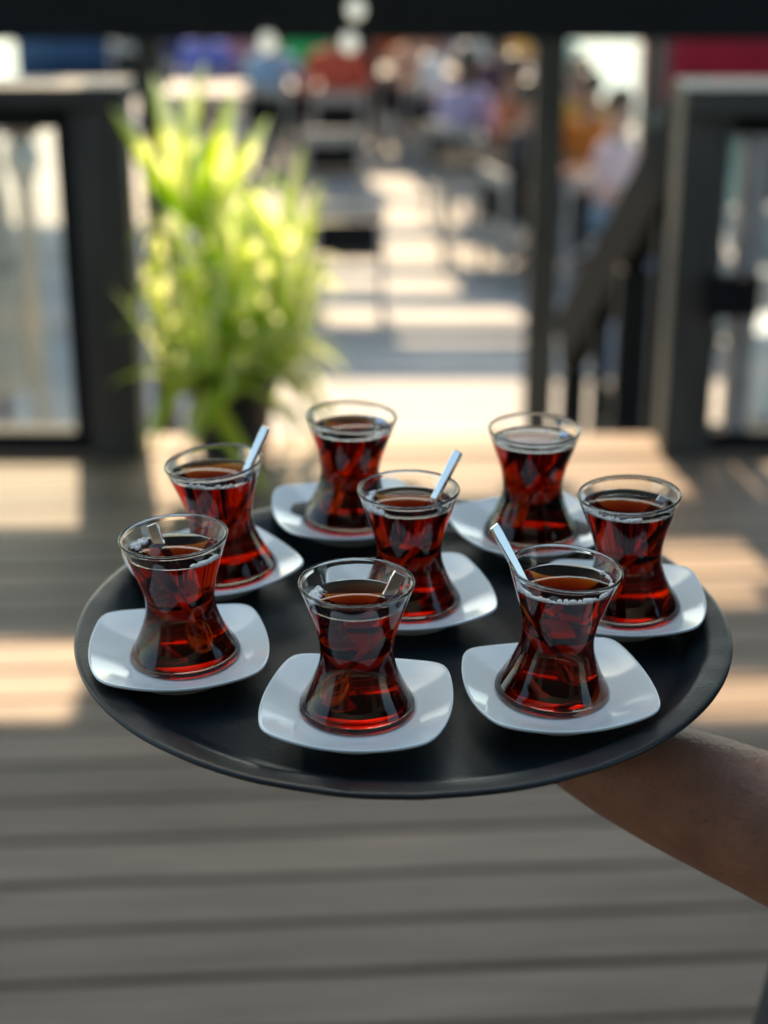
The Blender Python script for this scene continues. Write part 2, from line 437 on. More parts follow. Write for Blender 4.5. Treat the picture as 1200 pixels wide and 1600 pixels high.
for x in (XA + .1, XB - .1):
    box('side_beam', (x, 0, cz - .10), (.12, 5.6, .16), M['beam'], can)
    for yy in (2.8, 8.0):
        zb = 0.005 if yy < 4 else -2.2
        box('post', (x, yy - 5.3, (zb + cz - .19) / 2), (.12, .12, cz - .19 - zb), M['dark_wood'], can)

# ================================================================== CAFE FRONT behind the photographer
cafe = empty('cafe_building', (0, -2.3, 0)); tag(cafe, 'dark timber cafe front with tall windows facing the deck', 'building')
M['facade'] = wood_mat('dark_facade', (.026, .024, .022), (12, 12, 1), .3, .6)
xs = [-6.0, -4.2, -3.0, -1.9, 2.2, 3.3, 4.6, 6.2]
for k, (a, b) in enumerate(zip(xs, xs[1:])):
    if k % 2 == 0: box('wall_panel', ((a + b) / 2, -.05, 1.9), (b - a - .002, .14, 3.8), M['facade'], cafe)
    else:
        box('wall_panel', ((a + b) / 2, -.05, .25), (b - a - .002, .14, .5), M['facade'], cafe)
        box('wall_panel', ((a + b) / 2, -.05, 3.3), (b - a - .002, .14, 1.0), M['facade'], cafe)
        wdw = box('window_frame', ((a + b) / 2, -.03, .52), (b - a - .004, .12, .036), M['cream_paint'], cafe)
        box('pane', ((a + b) / 2, -.05, 1.67), (b - a - .01, .02, 2.25), M['black_panel'], cafe)
box('eave', (.1, .2, 3.86), (12.4, .6, .10), M['facade'], cafe)

# ================================================================== POTTED PLANT
pot_c = on_z(345, 672, 0); pot_c.y = 4.36; pot_c.x = -.42
pl = empty('potted_plant', (pot_c.x, pot_c.y, .008))
pl.scale = (1.06, 1.06, 1.12)
tag(pl, 'leafy potted plant with long yellow green striped leaves in dark pot', 'plant')
bm = lathe([(0, .0), (.085, 0), (.092, .01), (.115, .17), (.124, .175), (.124, .20), (.112, .20), (.108, .17), (0, .165)], 32)
bm_obj('pot', bm, M['pot'], pl, True)
bm = lathe([(0, .178), (.05, .182), (.1075, .174)], 24); bm_obj('soil', bm, M['soil'], pl, True)
def leaf_mesh(L, W, droop, k):
    bm = bmesh.new(); uvl = bm.loops.layers.uv.new('uv')
    n = 9; rows_ = []
    x = z = 0.; ang = R(88)
    for i in range(n + 1):
        s = i / n
        wd = W * (math.sin(math.pi * min(1, (.12 + s * .88)) ** .8) ** .75) * .5 + .0006
        fold = .35 * wd
        rows_.append((bm.verts.new((x, -wd, z + fold)), bm.verts.new((x, 0, z)), bm.verts.new((x, wd, z + fold)), s))
        ang -= R(droop) / n * (0.3 + 1.4 * s)
        x += L / n * math.cos(ang); z += L / n * math.sin(ang)
    for a, b in zip(rows_, rows_[1:]):
        for q in (0, 1):
            f = bm.faces.new((a[q], a[q + 1], b[q + 1], b[q])); f.smooth = True
            for lp, uvv in zip(f.loops, ((q / 2, a[3]), ((q + 1) / 2, a[3]), ((q + 1) / 2, b[3]), (q / 2, b[3]))): lp[uvl].uv = uvv
    me = bpy.data.meshes.new('leaf'); bm.to_mesh(me); bm.free(); return me
leaf_vars = []
for k in range(8):
    me = leaf_mesh([.34, .40, .46, .44, .38, .44, .32, .48][k], [.058, .050, .052, .062, .042, .050, .056, .052][k], [8, 45, 80, 14, 95, 60, 18, 105][k], k)
    me.materials.append(M['leaf'] if k not in (2, 6) else M['leaf_dark']); leaf_vars.append(me)
rnd = random.Random(11)
canes = []
for (dx, dy, h, lean) in ((-.05, 0, .66, -.14), (-.03, .03, .62, -.05), (.0, 0, .70, -.10), (.04, -.02, .50, .10), (.05, .03, .56, .13), (0, -.05, .42, .02), (-.04, -.04, .36, -.13), (.03, .05, .46, .12), (.06, -.04, .34, .13), (.05, .02, .40, .13), (-.02, -.02, .54, .03), (-.06, -.05, .26, -.10), (.0, -.07, .24, -.04), (.05, -.06, .26, .12)):
    pts = [(dx, dy, .17), (dx + lean * .35, dy, .17 + (h - .17) * .5), (dx + lean, dy * 1.6, h)]
    tube_obj('stem', pts, [.010, .009, .007], M['stem'], pl, 8)
    canes.append(pts)
for ci, pts in enumerate(canes):
    a, b, c = [Vector(p) for p in pts]
    for j in range(11):
        s = .12 + .88 * (j / 10)
        p = a.lerp(b, s * 2) if s < .5 else b.lerp(c, s * 2 - 1)
        az = j * 2.4 + ci + rnd.uniform(-.4, .4)
        tilt = R(80 - 66 * s + rnd.uniform(-14, 14))
        kk = rnd.choice((0, 3, 6, 0, 3, 1)) if s > .72 else rnd.choice((1, 2, 4, 5, 7))
        o = link(bpy.data.objects.new('leaf', leaf_vars[kk]), pl)
        mt = Matrix.Translation(p) @ Matrix.Rotation(az, 4, 'Z') @ Matrix.Rotation(tilt, 4, 'Y') @ Matrix.Rotation(rnd.uniform(-.5, .5), 4, 'Z')
        scl = rnd.uniform(.68, .98)
        tipx = (mt @ Vector((.15, 0, .3))).x
        tipz = (mt @ Vector((.05, 0, .40))).z
        if tipz > .84: scl *= .66
        if tipx > .28 or tipx < -.22: scl *= .66
        o.matrix_local = mt @ Matrix.Scale(scl, 4)

# broad young blades fanning out of the tallest crown
crown = Vector((-.06, -.02, .60))
for (tx_, ty_, tz_, kk) in ((-.17, -.02, .30, 3), (-.08, .0, .36, 0), (-.01, -.03, .34, 3), (.09, .0, .32, 0), (.17, -.02, .27, 3), (-.13, -.05, .20, 6), (.13, -.06, .18, 0), (.04, -.08, .26, 6)):
    d_ = Vector((tx_, ty_, tz_)); L0 = [.34, .40, .46, .44, .38, .44, .32, .48][kk]
    z_ = d_.normalized(); y_ = Vector((.25, 1, .1)).cross(z_).normalized(); x_ = y_.cross(z_)
    rot = Matrix((x_, y_, z_)).transposed().to_4x4()
    o = link(bpy.data.objects.new('leaf', leaf_vars[kk]), pl)
    o.matrix_local = Matrix.Translation(crown + Vector((tx_ * .12, 0, -.02))) @ rot @ Matrix.Scale(d_.length / L0, 4)

# ================================================================== CAFE FURNITURE
def make_chair():
    r = empty('cafe_chair')
    for sx in (-1, 1):
        bm = bmesh.new(); add_box(bm, (sx * .215, -.2, .225), (.035, .035, .45), None, .003); bm_obj('leg', bm, M['grey_frame'], r)
        bm = bmesh.new(); add_box(bm, (sx * .215, .2, .40), (.035, .035, .80), None, .003); bm_obj('leg', bm, M['grey_frame'], r)
    box('seat', (0, 0, .462), (.46, .44, .024), M['black_panel'], r, .006)
    box('back_rail', (0, .2, .745), (.394, .03, .10), M['grey_frame'], r, .004)
    box('backrest', (0, .2, .59), (.392, .018, .19), M['black_panel'], r, .004)
    box('stretcher', (0, .2, .25), (.392, .025, .03), M['grey_frame'], r, .002)
    return r
def copy_tree(o, parent=None):
    c = o.copy(); COL.objects.link(c)
    if parent: c.parent = parent
    for ch in list(o.children): copy_tree(ch, c)
    return c
chair0 = make_chair(); chair_used = [False]
def chair(x, y, rz, label, group=None):
    o = chair0 if not chair_used[0] else copy_tree(chair0); chair_used[0] = True
    o.location = (x, y, LZ + .002); o.rotation_euler = (0, 0, rz)
    tag(o, label, 'chair', group)
    if not group and 'group' in o: del o['group']
    return o
def make_table(mat):
    r = empty('cafe_table')
    box('table_top', (0, 0, .735), (.8, .8, .03), mat, r, .006)
    for sx in (-1, 1):
        for sy in (-1, 1): box('leg', (sx * .36, sy * .36, .36), (.045, .045, .718), M['grey_frame'], r, .003)
    for sy in (-1, 1): box('apron', (0, sy * .36, .69), (.67, .02, .055), M['grey_frame'], r)
    return r
def table(x, y, label, mat=None):
    o = make_table(mat or M['table_top']); o.location = (x, y, LZ + .002); tag(o, label, 'table', 'cafe tables on the lower terrace'); return o

# ================================================================== PEOPLE
def person_cage(pose, arm=0):
    V, E, RD = [], [], []
    def a(p, r, parent=None):
        V.append(Vector(p)); RD.append(r); i = len(V) - 1
        if parent is not None: E.append((parent, i))
        return i
    if pose == 'sit':
        hz = .55
        pel = a((0, 0, hz), (.155, .115)); wa = a((0, .01, hz + .17), (.14, .10), pel); ch = a((0, 0, hz + .36), (.165, .11), wa)
        nk0 = a((0, -.01, hz + .50), (.085, .075), ch); nk = a((0, -.02, hz + .565), (.055, .055), nk0)
        hd = a((0, -.04, hz + .64), (.075, .085), nk); hd2 = a((0, -.04, hz + .73), (.08, .095), hd); hd3 = a((0, -.03, hz + .79), (.05, .06), hd2)
        nose = a((0, -.145, hz + .655), .013, hd)
        arms = []
        for s in (-1, 1):
            sh = a((s * .185, 0, hz + .44), (.06, .06), ch)
            if arm == 0: el = a((s * .25, -.10, hz + .20), .043, sh); wr = a((s * .16, -.34, hz + .23), .03, el); hn = a((s * .11, -.42, hz + .235), (.035, .022), wr)
            elif arm == 1: el = a((s * .25, -.02, hz + .17), .043, sh); wr = a((s * .15, -.22, hz + .10), .03, el); hn = a((s * .10, -.29, hz + .09), (.035, .022), wr)
            else:
                if s < 0: el = a((s * .27, -.17, hz + .22), .043, sh); wr = a((s * .16, -.30, hz + .42), .03, el); hn = a((s * .10, -.24, hz + .55), (.03, .022), wr)
                else: el = a((s * .25, -.02, hz + .17), .043, sh); wr = a((s * .15, -.26, hz + .20), .03, el); hn = a((s * .08, -.33, hz + .21), (.035, .022), wr)
            for q in range(4): a(V[hn] + Vector((s * (-.03 + .02 * q) * .8, -.07, -.01)), .009, hn)
            hp = a((s * .09, -.05, hz - .02), (.09, .08), pel); kn = a((s * .11, -.42, hz - .02), .062, hp); an = a((s * .11, -.42, .09), .042, kn)
            ft = a((s * .115, -.46, .045), (.042, .035), an); a((s * .12, -.60, .03), (.04, .022), ft)
    return V, E, RD
def sub_skin(name, pose, arm, idx_filter, grow, sub=2):
    V, E, RD = person_cage(pose, arm)
    keep = [i for i in range(len(V)) if idx_filter(i)]
    mp = {o: n for n, o in enumerate(keep)}
    e2 = [(mp[x], mp[y]) for x, y in E if x in mp and y in mp]
    rd = []
    for i in keep:
        r = RD[i]; r = r if hasattr(r, '__len__') else (r, r); rd.append((r[0] + grow, r[1] + grow))
    return skin_mesh(name, [V[i] for i in keep], e2, rd, 0, sub)
# vertex order per side after the 9 spine verts: sh el wr hn f f f f hp kn an ft toe  (13)
def side(i): return (i - 9) % 13 if i >= 9 else -1
body_m, shirt_m, trous_m = [], [], []
for arm in (0, 1, 2):
    V, E, RD = person_cage('sit', arm)
    body_m.append(skin_mesh('body', V, E, RD, 0, 2))
    shirt_m.append(sub_skin('shirt', 'sit', arm, lambda i: i in (0, 1, 2, 3) or side(i) in (0, 1), .016))
    trous_m.append(sub_skin('trousers', 'sit', arm, lambda i: i == 0 or side(i) in (8, 9, 10), .013))
def hair_mesh(long_):
    bm = bmesh.new(); bmesh.ops.create_uvsphere(bm, u_segments=20, v_segments=14, radius=1)
    for v in bm.verts:
        x, y, z = v.co
        front = max(0, -y)
        if z < .1 and y < -.05: z = .1 + z * .05; y = y * .9
        if long_ and z < 0 and y > -.1: z *= 3.0; x *= .9
        elif z < -.3: z = -.3 + (z + .3) * .3
        v.co = Vector((x * .093, -.03 + y * .108, z * .115)) * (1 + .05 * noise.noise(Vector((x, y, z)) * 3))
    me = bpy.data.meshes.new('hair'); bm.to_mesh(me); bm.free()
    for p in me.polygons: p.use_smooth = True
    return me
hair_s, hair_l = hair_mesh(False), hair_mesh(True)
def hat_mesh():
    bm = lathe([(.16, 0), (.155, .008), (.10, .012), (.098, .05), (.085, .095), (.04, .108), (0, .11)], 24)
    me = bpy.data.meshes.new('hat'); bm.to_mesh(me); bm.free()
    for p in me.polygons: p.use_smooth = True
    return me
hat_m = hat_mesh()
def part_with(name, me, mat, parent, loc=(0, 0, 0)):
    o = bpy.data.objects.new(name, me); link(o, parent); o.location = loc
    if not me.materials: me.materials.append(None)
    o.material_slots[0].link = 'OBJECT'; o.material_slots[0].material = mat
    return o
def person(x, y, rz, label, shirt, trousers=(.03, .035, .06), skin='skin_tan', hair='hair_black', arm=0, long_=False, hat=None, seat_chair=True, scale=1.0):
    short = label
    for cut in (' beside ', ' above ', ' wearing ', ' seen ', ' at ', ' with ', ' by ', ' beyond ', ' and '):
        short = short.split(cut)[0]
    chair_label = 'grey cafe chair under the ' + short
    r = empty('person', (x, y, LZ + .004), rz); r.scale = (scale,) * 3
    tag(r, label, 'person', 'people seated on the lower terrace')
    part_with('body', body_m[arm], M[skin], r)
    part_with('shirt', shirt_m[arm], cloth(shirt), r)
    part_with('trousers', trous_m[arm], cloth(trousers), r)
    if hat: part_with('hat', hat_m, cloth(hat), r, (0, -.035, .55 + .745))
    part_with('hair', hair_l if long_ else hair_s, M[hair], r, (0, .0, .55 + .74))
    if seat_chair:
        chair(x + math.sin(rz) * -.02, y + math.cos(rz) * .02, rz, chair_label, 'occupied cafe chairs on the lower terrace')
    return r
def px(u, Y, z=-.6): return at_y(u, 0, Y).x / Y * 0 + (u - 600) / F * (Y * CP + (CAMZ - z) * SP)
PEOPLE = [
 (262, 18.0, 2.6, 'seated person in a dark navy shirt beside someone in periwinkle blue', (.03, .035, .10), {}),
 (322, 17.0, 3.0, 'seated person in a periwinkle blue shirt above the plant leaves', (.16, .20, .62), dict(arm=1)),
 (385, 17.6, 3.4, 'seated person in a dusty pink shirt', (.42, .20, .24), dict(arm=2, hair='hair_brown')),
 (425, 16.0, 2.9, 'seated person in light blue shirt wearing a white brimmed hat', (.28, .45, .68), dict(hat=(.8, .8, .8), skin='skin_light')),
 (478, 17.3, 3.5, 'seated person in a bright green shirt', (.03, .42, .12), dict(arm=1)),
 (527, 15.6, 3.2, 'dark haired seated person in a coral red shirt seen from behind', (.55, .085, .05), dict(arm=1, scale=1.08)),
 (575, 19.2, 3.1, 'seated person in a muted mauve shirt at the back', (.22, .17, .26), dict(hat=(.78, .76, .74))),
 (622, 18.2, .3, 'seated person in a rust orange shirt', (.45, .09, .02), {}),
 (640, 16.6, .8, 'seated person in a tan shirt beside the walkway', (.50, .30, .20), dict(arm=2, hair='hair_brown')),
 (675, 16.0, 1.4, 'seated person in a white shirt beside the walkway with black hair', (.75, .75, .76), dict(arm=1)),
 (690, 19.0, -.3, 'seated person in a grey lavender shirt at the back', (.30, .27, .36), dict(hair='hair_brown')),
 (752, 17.6, -.2, 'seated person in a glowing white shirt with bare brown head', (.82, .80, .74), dict(skin='skin_tan', hair='hair_brown')),
 (796, 19.0, -.6, 'seated person in a peach shirt at the back', (.60, .36, .25), dict(arm=2, skin='skin_light', hair='hair_brown')),
 (838, 18.0, -.5, 'seated person in yellow shirt and white brimmed hat by the black post', (.70, .42, .10), dict(hat=(.8, .8, .8))),
 (726, 13.7, 2.5, 'seated person in lavender shirt with long black hair', (.40, .36, .58), dict(long_=True, arm=1)),
 (795, 13.1, 1.6, 'seated person in a rust brown shirt at the dark table', (.42, .12, .05), dict(arm=2, trousers=(.02, .02, .03))),
 (836, 15.0, .6, 'seated person in a plain white shirt by the black post', (.8, .8, .78), dict(arm=0)),
 (905, 13.0, -.6, 'seated person in a mustard yellow shirt beyond the black post', (.65, .38, .06), dict(arm=1, hair='hair_brown')),
 (922, 12.1, -.9, 'seated person in a bright orange shirt and jeans beyond the black post', (.70, .22, .03), dict(arm=2, trousers=(.10, .18, .32))),
 (955, 11.2, 1.1, 'seated person in a pale pink shirt and light jeans beyond the black post', (.72, .50, .50), dict(arm=0, trousers=(.22, .32, .45), skin='skin_light', hair='hair_brown')),
 (215, 19.5, 2.8, 'seated person in a charcoal shirt with brown hair at the far back corner', (.05, .05, .055), dict(hair='hair_brown')),
 (295, 19.6, .2, 'seated person in a black shirt facing the periwinkle shirt', (.012, .012, .014), {}),
 (352, 19.3, -.3, 'seated person in a maroon shirt behind the dusty pink shirt', (.10, .012, .02), dict(arm=1)),
 (450, 19.4, .4, 'seated person in a dark teal shirt behind the green shirt', (.012, .06, .07), dict(arm=2)),
 (505, 18.8, -.2, 'seated person in a chocolate brown shirt behind the coral shirt', (.05, .025, .015), {}),
 (548, 17.4, 2.9, 'seated person in a black shirt next to the coral shirt', (.010, .010, .012), dict(arm=1)),
 (655, 20.0, .1, 'seated person in a dark plum shirt at the far back', (.06, .02, .05), {}),
 (720, 19.8, .5, 'seated person in an olive shirt at the far back', (.07, .07, .03), dict(arm=1)),
 (772, 15.4, 2.2, 'seated person in a dark plum shirt between the lavender and white shirts', (.07, .03, .06), dict(arm=2, long_=True)),
 (818, 11.6, 1.9, 'seated person in a near black shirt and dark trousers closest to the black post', (.016, .016, .022), dict(arm=0, trousers=(.02, .02, .028))),
 (870, 17.0, -.4, 'seated person in a pale mint shirt beyond the black post', (.45, .62, .52), dict(arm=1, hair='hair_brown')),
]
for u, Y, rz, lab, col, kw in PEOPLE:
    person(px(u, Y), Y, rz, lab, col, **kw)
table(px(330, 16.2), 16.0, 'square cafe table by the person in periwinkle blue')
table(px(470, 16.4), 16.4, 'square cafe table between the green shirt and the coral shirt')
table(px(655, 17.4), 17.4, 'square cafe table between the tan and rust orange shirts')
table(px(800, 16.4), 16.4, 'square cafe table near the glowing white shirt')
table(px(772, 12.2), 12.3, 'black topped cafe table near the long haired person in lavender', M['black_panel'])
table(px(985, 12.5), 12.5, 'square cafe table between the yellow and orange shirts')
chair(px(545, 10.55, -1.0), 10.55, 3.14, 'empty grey chair with black backrest closest to the stairs')
chair(px(520, 13.4, -1.0), 13.4, 3.2, 'empty grey chair with black backrest behind the other empty chair')

M['bulb'] = bpy.data.materials.new('lit_bulb'); M['bulb'].use_nodes = True
_b = M['bulb'].node_tree.nodes['Principled BSDF']; _b.inputs['Emission Color'].default_value = (1, .93, .8, 1); _b.inputs['Emission Strength'].default_value = .25
for u, v, lab in ((556, 14, 'round lit bulb on the face of the black pergola beam'), (546, 66, 'round lit bulb hanging just under the black pergola beam'), (418, 66, 'round lit bulb hanging under the beam above the light blue shirt')):
    p = at_y(u, v, 7.36)
    lb_ = empty('bulb_lamp', p); tag(lb_, lab, 'lamp', 'bulbs along the pergola beam')
    bm = lathe([(0, -.045), (.022, -.038), (.036, -.016), (.038, .004), (.028, .028), (.016, .040)], 18); bm_obj('bulb', bm, M['bulb'], lb_, True)
    bm = lathe([(.0155, .0405), (.018, .042), (.018, .085), (0, .09)], 14); bm_obj('socket', bm, M['rubber'], lb_, True)
    if v > 60: tube_obj('cable', [(0, 0, .088), (0, .01, BZ - p.z + .05), (0, .08, BZ - p.z + .1)], .004, M['rubber'], lb_, 6)
    else: tube_obj('bracket', [(0, 0, .07), (0, .09, .07)], .008, M['rubber'], lb_, 6)

# ---- lamp post, wheelie bin, cool box, boat, cream parasol
lp = at_y(47, 400, 8.0)
lamp = empty('lamp_post', (lp.x, 8.0, LZ)); tag(lamp, 'slim cream lamp post standing beyond the glass railing panel', 'lamp post')
bm = lathe([(0, 0), (.10, 0), (.10, .03), (.055, .06), (.045, .12), (.038, 1.35), (.05, 1.36), (.05, 1.39), (0, 1.39)], 20); bm_obj('pole', bm, M['cream_paint'], lamp, True)
bm = lathe([(0, 1.392), (.05, 1.395), (.085, 1.46), (.085, 1.54), (.05, 1.60), (0, 1.61)], 20); bm_obj('lamp_globe', bm, M['lamp_glass'], lamp, True)
bm = lathe([(0, 1.612), (.10, 1.612), (.09, 1.63), (0, 1.68)], 20); bm_obj('cap', bm, M['dark_wood'], lamp, True)

pp = at_y(-6, 500, 7.9)
par = empty('folded_parasol', (pp.x, 7.9, LZ)); tag(par, 'closed cream parasol standing beyond the glass railing panel', 'parasol')
bm = lathe([(0, 0), (.22, 0), (.22, .04), (.05, .07), (.03, .10), (.03, .35), (0, .35)], 20); bm_obj('base', bm, M['dark_wood'], par, True)
bm = bmesh.new(); n = 16; rings = []
for r0, z in ((.10, .36), (.13, .45), (.115, .9), (.08, 1.4), (.05, 1.75), (.015, 1.95)):
    rings.append([bm.verts.new((r0 * (1 + .22 * (-1) ** i) * math.cos(2 * math.pi * i / n), r0 * (1 + .22 * (-1) ** i) * math.sin(2 * math.pi * i / n), z)) for i in range(n)])
for a, b in zip(rings, rings[1:]):
    for i in range(n): bm.faces.new((a[i], a[(i + 1) % n], b[(i + 1) % n], b[i]))
bm.faces.new(rings[0][::-1]); bm.faces.new(rings[-1]); bm_obj('canopy', bm, M['cream_paint'], par)
tube_obj('strap', [(.12 * math.cos(a), .12 * math.sin(a), 1.0) for a in [i * .4 for i in range(17)]], .008, M['rubber'], par)

bx_ = at_y(1034, 420, 8.3)
bn = empty('wheelie_bin', (bx_.x, 8.3, LZ)); tag(bn, 'blue wheelie bin with teal lower half behind the stair handrail', 'bin')
bm = bmesh.new(); add_box(bm, (0, 0, .60), (.48, .55, .78), None, .03)
for v in bm.verts:
    f = .86 + .14 * (v.co.z - .2) / .8; v.co.x *= f; v.co.y *= f
bm_obj('body', bm, M['blue_plastic'], bn)
bm = bmesh.new(); add_box(bm, (0, 0, .13), (.40, .45, .15), None, .02); bm_obj('base', bm, M['teal_plastic'], bn)
box('lid', (0, -.01, 1.03), (.52, .60, .06), M['blue_plastic'], bn, .02)
tube_obj('handle', [(-.2, .31, .96), (-.2, .36, .97), (.2, .36, .97), (.2, .31, .96)], .015, M['blue_plastic'], bn)
for s in (-1, 1): tube_obj('wheel', [(s * .21, .2, .10), (s * .27, .2, .10)], .10, M['rubber'], bn, 18)

wc = on_z(1192, 640, LZ)
cb = empty('cool_box', (wc.x + .1, wc.y, LZ)); tag(cb, 'white plastic cool box with lid on the terrace beyond the glass panel', 'cool box')
box('body', (0, 0, .22), (.46, .40, .42), M['white_plastic'], cb, .03)
box('lid', (0, 0, .465), (.48, .42, .06), M['white_plastic'], cb, .02)
tube_obj('handle', [(-.25, -.05, .36), (-.27, -.05, .40), (-.27, .05, .40), (-.25, .05, .36)], .012, M['rubber'], cb)

ac_c = on_z(1235, 560, LZ)
ac = empty('rattan_armchair', (ac_c.x, ac_c.y, LZ), .25); tag(ac, 'grey woven rattan armchair on the terrace beyond the glass panel', 'armchair')
M['rattan'] = wood_mat('grey_rattan', (.30, .30, .29), (30, 30, 30), .4, .7)
box('seat', (0, 0, .30), (.62, .62, .26), M['rattan'], ac, .03)
box('backrest', (0, .30, .66), (.62, .12, .42), M['rattan'], ac, .03)
for sx in (-1, 1):
    box('armrest', (sx * .37, 0, .40), (.12, .72, .46), M['rattan'], ac, .03)
    for sy in (-1, 1): box('leg', (sx * .36, sy * .30, .085), (.05, .05, .17), M['beam'], ac)
for k in range(9): box('weave_band', (0, .237, .48 + k * .042), (.60, .012, .022), M['grey_frame'], ac)
box('cushion', (0, -.03, .475), (.58, .54, .09), M['cream_paint'], ac, .03)

M['blue_hull'] = pmat('blue_hull', (.05, .08, .16), .4, 0, .1, 3)
def make_boat(x, y, L, W_, H_, hull, cabin, label, rz=0.):
    boat = empty('boat', (x, y, -2.3), rz); tag(boat, label, 'boat')
    bm = bmesh.new(); secs = []
    for i in range(13):
        q = i / 12; wv = max(.04, W_ / 2 * (1 - abs(2 * q - .9) ** 3.2 * .8)) if q < .99 else .04
        sh = .25 * (2 * q - 1) ** 2; xx = (q - .5) * L
        secs.append([bm.verts.new((xx, -wv, H_ + sh)), bm.verts.new((xx, -wv * .8, H_ * .45)), bm.verts.new((xx, 0, -.15)), bm.verts.new((xx, wv * .8, H_ * .45)), bm.verts.new((xx, wv, H_ + sh))])
    for a, b in zip(secs, secs[1:]):
        for q in range(4): bm.faces.new((a[q], a[q + 1], b[q + 1], b[q]))
        bm.faces.new((a[4], a[0], b[0], b[4]))
    bm.faces.new(secs[0]); bm.faces.new(secs[-1][::-1])
    bm_obj('hull', bm, hull, boat)
    tube_obj('gunwale', [((q / 12 - .5) * L, -max(.04, W_ / 2 * (1 - abs(q / 6 - .9) ** 3.2 * .8)) - .01, H_ + .25 * (q / 6 - 1) ** 2) for q in range(12)], .04, M['white_plastic'], boat, 8)
    box('cabin', (.3, 0, H_ + .45), (L * .3, W_ * .6, .7), cabin, boat, .05)
    box('cabin_roof', (.3, 0, H_ + .83), (L * .34, W_ * .7, .06), hull, boat, .02)
    for q in (-.3, 0, .3): box('window', (.3 + q * L * .3, -W_ * .3 - .006, H_ + .52), (L * .07, .02, .3), M['black_panel'], boat, .005)
bt = at_y(1150, 80, 27)
make_boat(bt.x + 1.2, 27, 5.4, 1.6, 2.35, M['red_paint'], M['white_plastic'], 'red hulled boat moored on the water beyond the railing')
bt = at_y(170, 95, 30)
make_boat(bt.x, 30, 3.2, 1.3, .9, M['blue_hull'], M['cream_paint'], 'small dark blue hulled boat on the water beyond the glass railing panel', .2)

# ================================================================== TRAY AND TEA
TP = R(22.955)                       # pitch of the view onto the tray plane
DELTA = TP - PITCH
CAMV = Vector((0, 0, CAMZ))
RX = Matrix.Rotation(DELTA, 4, 'X')
H_RIM = .4594
def tw(p):                           # tray-frame point (camera at the origin) -> world
    return CAMV + (RX.to_3x3() @ Vector(p))
def unp(u, v, H):
    b = (v - 800) / F
    d = Vector(((u - 600) / F, math.cos(TP) - math.sin(TP) * b, -math.sin(TP) - math.cos(TP) * b))
    return d * (H / -d.z)
def place(o, p, rz=0., tiltx=0., tilty=0.):
    o.matrix_world = Matrix.Translation(tw(p)) @ RX @ Matrix.Rotation(tiltx, 4, 'X') @ Matrix.Rotation(tilty, 4, 'Y') @ Matrix.Rotation(rz, 4, 'Z')
TRIM = .0125
ZF = -H_RIM - TRIM                   # tray floor in tray frame
tray = empty('serving_tray'); place(tray, (.0115, .9168, ZF))
tag(tray, 'large round black plastic serving tray held up on one hand', 'tray')
prof = [(0, 0), (.06, 0), (.12, 0), (.164, 0), (.1690, .0005), (.1725, .0024), (.1830, .0102), (.1855, .0114), (.1885, .0119), (.1968, .0124), (.1990, .0122), (.2000, .0112), (.1998, .0098), (.1988, .0090), (.1960, .0092), (.1870, .0086), (.1840, .0072), (.1735, -.0005), (.1690, -.0030), (.164, -.0036), (.12, -.0036), (0, -.0036)]
bm = lathe(prof, 160)
for v in bm.verts:                    # worn wavy lip
    r = math.hypot(v.co.x, v.co.y); a = math.atan2(v.co.y, v.co.x)
    if r > .178:
        v.co.z += .0006 * noise.noise(Vector((math.cos(a) * 3, math.sin(a) * 3, 1))) + .0003 * noise.noise(Vector((math.cos(a) * 12, math.sin(a) * 12, 4)))
    for nick in (-1.05, -1.72, .35, 1.2, 2.6):
        dd = abs((a - nick + math.pi) % (2 * math.pi) - math.pi)
        if dd < .022 and .182 < r < .197: v.co.z -= .0012 * (1 - dd / .022)
bm_obj('dish', bm, M['tray'], tray, True)
bm = lathe([(.1640, .0007), (.1652, .0012), (.1660, .0014)], 96); bm.free()

GR = .0317; GH = .0775
PT = [(0, 1.0), (.045, .965), (.10, .918), (.145, .880), (.21, .825), (.28, .768), (.35, .715), (.42, .674), (.50, .648), (.57, .650), (.64, .680), (.714, .742), (.78, .808), (.84, .880), (.89, .950), (.93, 1.004), (.955, 1.030), (.975, 1.042), (.988, 1.030), (.996, 1.005), (1.0, .975)]
def g_r(z):                           # outer radius at height z
    t = 1 - z / GH
    for (t0, r0), (t1, r1) in zip(PT, PT[1:]):
        if t0 <= t <= t1:
            s = (t - t0) / (t1 - t0); return (r0 + (r1 - r0) * s) * GR
    return PT[0][1] * GR if t < 0 else PT[-1][1] * GR
WALL = .0013; FLOOR = .0024
def spline_prof():
    # smooth resample of the outer silhouette
    import bisect
    out = []
    n = 56
    ts = [i / n for i in range(n + 1)]
    P = PT
    def cr(t):
        i = max(0, min(len(P) - 2, bisect.bisect_right([p[0] for p in P], t) - 1))
        p0 = P[max(0, i - 1)]; p1 = P[i]; p2 = P[i + 1]; p3 = P[min(len(P) - 1, i + 2)]
        s = (t - p1[0]) / (p2[0] - p1[0])
        m1 = (p2[1] - p0[1]) / (p2[0] - p0[0]) * (p2[0] - p1[0]); m2 = (p3[1] - p1[1]) / (p3[0] - p1[0]) * (p2[0] - p1[0])
        return (2 * s ** 3 - 3 * s * s + 1) * p1[1] + (s ** 3 - 2 * s * s + s) * m1 + (-2 * s ** 3 + 3 * s * s) * p2[1] + (s ** 3 - s * s) * m2
    return [(cr(t) * GR, (1 - t) * GH) for t in ts]
OUT = spline_prof()
def out_r(z):
    t = (1 - z / GH) * 56; i = max(0, min(55, int(t))); s = t - i
    return OUT[i][0] * (1 - s) + OUT[i + 1][0] * s
def in_r(z): return out_r(z) - WALL
